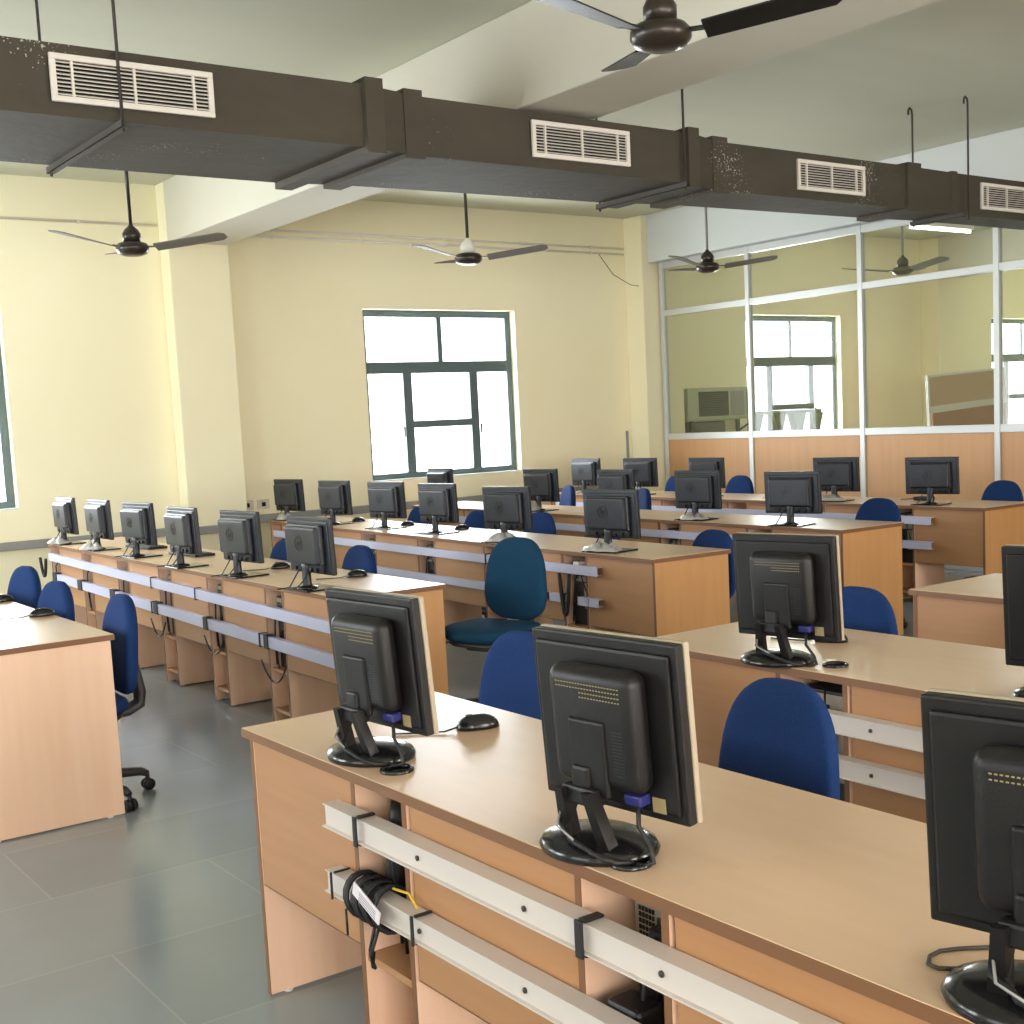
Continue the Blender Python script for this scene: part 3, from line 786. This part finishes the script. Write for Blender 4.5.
# black power unit standing in the second front bay
a, b = bA[1]; x, y = rA.w(.014, a+b/2)
t = thing('power_unit', 'upright black power unit with grey front in the second front row bay', 'power unit', (x, y+.02, .3035))
m = MB(); m.box(0, .065, -.045, .045, 0, .2, .01); m.build('body', 'black', t)
m = MB(); m.box(-.006, 0, -.038, .038, .012, .19, .003); f = m.build('face', 'dark', t)
m = MB(); m.box(-.009, -.006, -.02, .02, .15, .17, .001); m.box(-.009, -.006, -.02, .02, .05, .06, .001); m.build('socket', 'logo', f)

# wrapped cable coil on the front row lower rail
x, y = rA.w(-.015, .70)
t = thing('cable_coil', 'thick coil of black cable wound round the lower front rail with white tag', 'cable coil', (x, y, .47))
m = MB()
for k in range(11):
    yy = .07-.014*k; rr = 1+.12*math.sin(k*2.1)
    m.tube([(.0+.042*rr*math.cos(2*PI*i/16), yy+.006*math.sin(2*PI*i/16), .045*rr*math.sin(2*PI*i/16)) for i in range(16)], .0065, 7, closed=True)
m.build('windings', 'tape', t)
for pts, r in (([(-.03, -.04, -.04), (-.035, -.02, -.1), (-.02, .0, -.15), (-.01, .01, -.12)], .004), ([(-.03, -.06, -.035), (-.05, -.05, -.1), (-.03, -.03, -.14)], .004),
               ([(.02, -.06, .05), (.0, -.09, .12), (.03, -.1, .18)], .006), ([(-.04, .075, -.03), (-.042, .07, -.09)], .003)):
    m = MB(); m.tube(pts, r); m.build('loose_end', 'tape', t)
m = MB(); m.box(-.002, .002, -.06, .06, -.016, .016, .001, mtx=Matrix.Translation((-.055, -.055, .025)) @ Matrix.Rotation(.35, 4, 'X')); tg = m.build('paper_tag', 'white_label', t)
m = MB()
for k in range(4): m.box(-.0028, -.002, -.045, .03, -.011+.006*k, -.0095+.006*k, mtx=Matrix.Translation((-.055, -.055, .025)) @ Matrix.Rotation(.35, 4, 'X'))
m.build('tag_print', 'ledge', tg)
m = MB(); m.tube([(0, -.08, .05), (.01, -.13, .05), (.0, -.18, .035)], .003); m.build('yellow_wire', 'yellow', t)
x, y = rA.w(-.02, .72)
m = MB(); m.tube([(0, 0, .0), (.01, .0, .1), (.02, -.01, .2), (.03, -.01, .26)], .03, 10)
tag(m.build('power_cable', 'black', None, (x+.06, y+.03, .42)), 'thick black cable trunk rising inside the first front row bay', 'cable')
# hanging cables of the lavender-railed row and others
def hang(pts, r, name, lab, cat='cable'):
    m = MB(); m.tube(pts, r, 6); tag(m.build(name, 'tape'), lab, cat, 'cables hanging on desk fronts')
def loop(row, d, z, w, drop, off=-.06):
    P = []
    for i in range(13):
        t = i/12; x_, y_ = row.w(off, d+w*(t-.5)); P.append((x_, y_, z-drop*4*t*(1-t)))
    return P
hang(loop(rL, .70, .36, .30, .10), .005, 'hanging_cable', 'black cable loop under the lower rail by the aisle end of the lavender-railed row')
hang(loop(rL, 1.5, .40, .28, .09), .005, 'hanging_cable', 'black cable loop under the second lavender-railed row desk')
hang(loop(rL, 2.4, .41, .26, .10), .005, 'hanging_cable', 'black cable loop under the third lavender-railed row desk')
hang(loop(rL, 4.95, .64, .16, .14), .012, 'hanging_cable', 'tangled cable bundle at the wall end of the lavender-railed row rails')
hang(loop(rB, .78, .62, .10, .25, -.052), .012, 'hanging_cable', 'black cable bundle behind the short rail pieces of the teal chair row')
x, y = rB.w(.02, .72)
m = MB(); m.box(-.03, .03, -.025, .025, 0, .07, .006)
tag(m.build('plug_adapter', 'rail', None, (x, y, .62)), 'pale plug adapter hanging in the aisle bay of the teal chair row', 'adapter')

for x, lab in ((4.86, 'white socket plate on the window wall beside the column'), (5.02, 'second white socket plate from the column on the window wall')):
    t = thing('wall_socket', lab, 'socket', (x, YW, .86), 0, 'wall sockets')
    m = MB(); m.box(-.06, .06, -.02, 0, -.045, .045, .005); m.build('plate', 'rail', t)
    m = MB(); m.box(-.02, .02, -.023, -.02, -.02, .02, .002); m.build('socket_hole', 'hole', t)
LOOP = [(1.534, 1.033, .754), (1.488, 1.067, .754), (1.462, 1.081, .754), (1.437, 1.08, .754), (1.415, 1.066, .754), (1.413, 1.048, .754), (1.428, 1.032, .754), (1.463, 1.008, .754), (1.478, .99, .754)]
m = MB(); m.tube(LOOP, .0032, 6)
tag(m.build('loose_cable', 'steel'), 'thin brown cable looped beside the monitor in the lower right corner', 'cable')

# ------------------------------------------------------------------ swivel chairs
def chair_proto(fab):
    t = thing('swivel_chair', '', 'chair')
    # faces -X.  backrest centre at origin x=0.19
    out = superell(.385, .425, 2.8, 48, .13)
    def bend(u, v, w): return (u, v, w + .45*u*u - .25*max(0, -v)**2)
    Q = Matrix(((0, .10, -1, .20), (1, 0, 0, 0), (0, 1, 0, .6675), (0, 0, 0, 1)))
    m = MB(); m.pillow(out, .045, .03, Q, bend, pw=3.2, rings=9); m.build('backrest', fab, t)
    seat = superell(.41, .46, 3.2, 44, 0)
    def sb(u, v, w): return (u, v, w - .25*max(0, -u-.12)**1.5 + .25*v*v*(1 if w > -.02 else 0))
    m = MB(); m.pillow(seat, .045, .04, Matrix.Translation((-.02, 0, .43)), sb, pw=3, rings=8); m.build('seat', fab, t)
    m = MB(); m.pillow(superell(.37, .42, 3, 32), .02, .012, Matrix.Translation((-.02, 0, .385)), None, pw=4, rings=4); m.box(-.14, .1, -.08, .08, .345, .38, .01)
    m.build('seat_pan', 'grey_plastic', t)
    m = MB()
    P = [(.235, 0, .60), (.25, 0, .52), (.262, 0, .45), (.255, 0, .40), (.20, 0, .375), (.08, 0, .372)]
    for dy in (-.026, -.013, 0, .013, .026): m.tube([(p[0], p[1]+dy, p[2]) for p in P], .02, 8)
    m.build('back_support', 'grey_plastic', t)
    m = MB(); m.tube([(-.02, -.09, .375), (-.02, -.2, .37), (-.02, -.24, .365)], .006); m.build('height_lever', 'grey_plastic', t)
    m = MB(); m.lathe([(.026, .09), (.026, .22), (.016, .222), (.016, .37)], 14); m.build('gas_column', 'black', t)
    m = MB(); m.lathe([(.04, .07), (.045, .1), (.035, .13)], 16)
    for k in range(5):
        a = 2*PI*k/5+.1
        Qm = Matrix.Rotation(a, 4, 'Z')
        pts = [Qm @ Vector(p) for p in ((.02, 0, .105), (.15, 0, .1), (.25, 0, .085), (.275, 0, .07))]
        m.tube(pts, [.026, .022, .018, .014], 8)
    m.build('star_base', 'grey_plastic', t)
    for k in range(5):
        a = 2*PI*k/5+.1
        m = MB()
        for dy in (-.014, .014):
            m.lathe([(.02, -.009), (.026, -.006), (.026, .006), (.02, .009)], 14, mtx=Matrix.Rotation(a, 4, 'Z') @ Matrix.Translation((.275, dy, .026)) @ Matrix.Rotation(PI/2, 4, 'X'))
        m.tube([Matrix.Rotation(a, 4, 'Z') @ Vector((.275, 0, .03)), Matrix.Rotation(a, 4, 'Z') @ Vector((.275, 0, .07))], .009, 8)
        m.build('caster', 'black', t)
    return t
CH = chair_proto('fabric'); TC = chair_proto('teal')
UP = ('backrest', 'seat', 'seat_pan', 'back_support', 'height_lever')
def chair(bx, by, top, rz, lab, group, proto=None):
    """(bx,by) = top centre of the backrest on plan; top = its height"""
    proto = proto or CH
    lx = .22; c, s_ = math.cos(rz), math.sin(rz)
    o = put(proto, bx-lx*c, by-lx*s_, 0, rz, lab, group)
    dz = top-.88
    for ch in o.children:
        if ch.name.split('.')[0] in UP: ch.location.z = dz
        if ch.name.split('.')[0] == 'gas_column': ch.scale.z = 1
    return o
chair(2.36, 3.33, .852, R_(4), 'blue swivel chair half hidden behind the second front row monitor', 'chairs at the front row')
chair(2.25, 2.10, .88, R_(-3), 'royal blue swivel chair between the second and third front row monitors', 'chairs at the front row')
chair(3.72, 3.09, .858, R_(2), 'dark blue chair back behind the monitor on the second near row', 'chairs at the second near row')
chair(1.765, 5.44, .873, R_(-2), 'blue swivel chair with curved spine beside the desk end at the left edge', 'chairs at the far row by the edge')
chair(1.745, 6.31, .868, R_(6), 'paler blue chair back, middle of three above the edge desk', 'chairs at the far row by the edge')
chair(1.84, 7.22, .872, R_(8), 'greyish blue chair back, farthest of three above the edge desk', 'chairs at the far row by the edge')
chair(3.45, 7.34, .866, R_(10), 'blue chair back between fifth and sixth monitors of the lavender-railed row', 'chairs at the lavender-railed row')
chair(3.47, 6.455, .866, R_(0), 'blue chair back just behind the aisle monitor of the lavender-railed row', 'chairs at the lavender-railed row')
chair(3.775, 5.34, .935, R_(16), 'loose teal blue swivel chair standing in the aisle with seat showing', 'loose chairs', TC)
chair(5.40, 7.33, .873, R_(0), 'dark blue chair back beside the second monitor of the teal chair row', 'chairs at the teal chair row')
chair(5.54, 6.80, .83, R_(0), 'blue sliver of chair back behind the aisle monitor of the teal chair row', 'chairs at the teal chair row')
chair(5.28, 5.45, .834, R_(0), 'dark blue chair standing past the aisle end panel of the teal chair row', 'chairs at the teal chair row')
chair(5.5, 9.15, .855, R_(0), 'blue chair sliver behind the fourth monitor of the teal chair row', 'chairs at the teal chair row')
chair(5.46, 8.22, .855, R_(0), 'blue chair sliver behind the third monitor of the teal chair row', 'chairs at the teal chair row')
chair(7.26, 9.40, .91, R_(-20), 'light blue chair back beside the fourth monitor of the middle far row', 'chairs at the middle far row')
chair(7.24, 8.33, .90, R_(-20), 'blue chair back beside the third monitor of the middle far row', 'chairs at the middle far row')
chair(7.13, 5.72, .878, R_(4), 'dark blue chair in front of the partition row with its spine showing', 'chairs at the middle far row')
chair(9.0, 8.9, .893, R_(0), 'blue chair back against the partition between two back row monitors', 'chairs at the partition row')
chair(8.97, 5.97, .876, R_(0), 'blue chair back against the partition at the right edge', 'chairs at the partition row')
chair(8.99, 9.84, .878, R_(-18), 'blue chair sliver in the partition corner behind a monitor', 'chairs at the partition row')

# ------------------------------------------------------------------ adjoining room behind the glass
t = thing('air_cooler', 'grey-green air cooler with dark grille on a stand behind the partition glass', 'air cooler', (10.76, 11.04, 0))
m = MB(); m.box(-.55, .55, -.13, .13, 1.42, 1.80, .015); m.build('body', 'cooler', t)
m = MB(); m.box(-.38, .1, -.138, -.13, 1.47, 1.755, .003); gr = m.build('grille', 'hole', t)
m = MB()
for k in range(11): m.box(-.37, .09, -.143, -.138, 1.48+.025*k, 1.485+.025*k)
m.build('slats', 'frame', gr)
m = MB(); m.box(.14, .36, -.136, -.13, 1.47, 1.755, .003); m.build('control_panel', 'ledge', t)
m = MB(); m.box(.41, .5, -.136, -.13, 1.47, 1.755, .003); m.build('side_vent', 'hole', t)
for sx in (-.5, .46):
    for sy in (-.12, .08):
        m = MB(); m.box(sx, sx+.04, sy, sy+.04, 0, 1.42, .003); m.build('leg', 'steel', t)
m = MB(); m.tube([(-.46, -.1, .95), (.46, -.1, 1.36)], .014); m.build('cross_brace', 'steel', t)
m = MB(); m.tube([(-.46, -.1, 1.36), (.46, -.1, .95)], .014); m.build('cross_brace', 'steel', t)
m = MB(); m.box(-.46, .1, -.08, .08, 1.2, 1.41, .02); m.build('water_tray', 'bladeg', t)
t = thing('tall_stool', 'olive green tall stool standing before the window behind the partition', 'stool', (10.76, 9.9, 0))
m = MB(); m.box(-.34, .36, -.2, .2, 1.46, 1.5, .01); m.build('seat', 'stool', t)
for sx in (-.3, .02, .3):
    for sy in (-.17, .17):
        m = MB(); m.prism([(sx-.03, 0), (sx+.03, 0), (sx+.045, 1.3), (sx+.1, 1.46), (sx-.1, 1.46), (sx-.045, 1.3)], sy-.015, sy+.015, mtx=Matrix(((1, 0, 0, 0), (0, 0, 1, 0), (0, 1, 0, 0), (0, 0, 0, 1)))); m.build('leg', 'stool', t)
t = thing('leaning_board', 'tan and brown board in a pale frame leaning behind the partition glass', 'board', (13.6, 9.5, 0))
T = Matrix.Rotation(R_(-3), 4, 'Y') @ Matrix.Translation((0, 0, .04))
m = MB(); m.box(-.74, .78, -.015, .015, 1.46, 1.80, mtx=T); m.build('upper_panel', 'tan', t)
m = MB(); m.box(-.70, .78, -.015, .015, 0, 1.38, mtx=T); m.build('lower_panel', 'brown', t)
m = MB(); m.box(-.76, .8, -.02, .02, 1.80, 1.83, .003, mtx=T); m.box(-.76, .8, -.02, .02, 1.38, 1.46, .003, mtx=T); m.box(-.77, -.74, -.02, .02, 0, 1.83, .003, mtx=T); m.box(.78, .81, -.02, .02, 0, 1.83, .003, mtx=T)
m.build('frame', 'grille', t)
def tube_light(x, y, z, L, rz, lab):
    t = thing('tube_light', lab, 'light', (x, y, z), rz, 'fluorescent tubes')
    m = MB(); m.box(-L/2, L/2, -.03, .03, -.02, .03, .004); m.build('batten', 'grille', t)
    m = MB(); m.tube([(-L/2+.03, 0, -.045), (L/2-.03, 0, -.045)], .014, 10); m.build('tube', 'tube', t)
    m = MB()
    for sx in (-1, 1): m.box(sx*(L/2-.03)-.01, sx*(L/2-.03)+.01, -.014, .014, -.06, -.018, .003)
    m.build('end_holder', 'grille', t)
    if z < H-.1:
        for sx in (-.4, .4): m = MB(); m.tube([(sx, 0, .028), (sx, 0, H-z)], .006); m.build('hanger_rod', 'steel', t)
tube_light(12.55, 9.15, 3.5, 1.2, 0, 'lit fluorescent tube hung in the room behind the partition')
tube_light(2.3, 10.2, H-.031, 1.2, 0, 'lit fluorescent tube on the ceiling under the duct at the left edge')

# ------------------------------------------------------------------ daylight
w = bpy.data.worlds.new('World'); sc.world = w; w.use_nodes = True
bg = w.node_tree.nodes['Background']; bg.inputs['Color'].default_value = (.90, .96, 1, 1); bg.inputs['Strength'].default_value = 3.0
def area(name, loc, rot, sx, sy, power, col):
    l = bpy.data.lights.new(name, 'AREA'); l.shape = 'RECTANGLE'; l.size = sx; l.size_y = sy; l.energy = power; l.color = col
    o = bpy.data.objects.new(name, l); C.objects.link(o); o.location = loc; o.rotation_euler = rot; return o
cool = (.88, .95, 1.0); warm = (1.0, .90, .83)
for i, (a, b) in enumerate(WINS): area('daylight_window', ((a+b)/2, YW+.45, (Z0+Z1)/2+.1), (-PI/2, 0, 0), b-a+.3, Z1-Z0+.3, (150 if i < 2 else 240), cool)
for i, (a, b) in enumerate(SW): area('daylight_side', (XL-.5, (a+b)/2, 1.9), (0, -PI/2, 0), 2.0, b-a+.3, (4, 8, 150, 210)[i], cool)
for i, (a, b) in enumerate(RW): area('daylight_rear', ((a+b)/2, YB-.5, 1.9), (PI/2, 0, 0), b-a+.3, 2.2, (250, 130, 300, 110)[i], warm)

# ------------------------------------------------------------------ camera
cam = bpy.data.cameras.new('Camera'); co = bpy.data.objects.new('Camera', cam); C.objects.link(co)
f_, yw, pt, rl, cx_, cy_ = 1278.77785, .639513777, .111101381, .0471144493, 549.385, 561.439
cy, sy, cp, sp, cr, sr = math.cos(yw), math.sin(yw), math.cos(pt), math.sin(pt), math.cos(rl), math.sin(rl)
fwd = Vector((sy*cp, cy*cp, -sp)); right = Vector((cy, -sy, 0)); down = fwd.cross(right)
r2 = cr*right+sr*down; d2 = -sr*right+cr*down
Mx = Matrix((r2, -d2, -fwd)).transposed().to_4x4(); Mx.translation = (0, 0, 1.53)
co.matrix_world = Mx
cam.sensor_width = 36; cam.sensor_fit = 'HORIZONTAL'; cam.lens = f_/1024*36
cam.shift_x = -(cx_-512)/1024; cam.shift_y = (cy_-512)/1024
cam.clip_start = .05; cam.clip_end = 200
sc.camera = co
sc.view_settings.view_transform = 'Standard'; sc.view_settings.look = 'None'; sc.view_settings.gamma = 1
sc.view_settings.use_curve_mapping = False
sc.view_settings.exposure = 0.75
sc.cycles.use_denoising = True
sc.cycles.max_bounces = 10; sc.cycles.diffuse_bounces = 5; sc.cycles.transparent_max_bounces = 12
sc.cycles.caustics_reflective = False; sc.cycles.caustics_refractive = False
sc.cycles.sample_clamp_indirect = 8
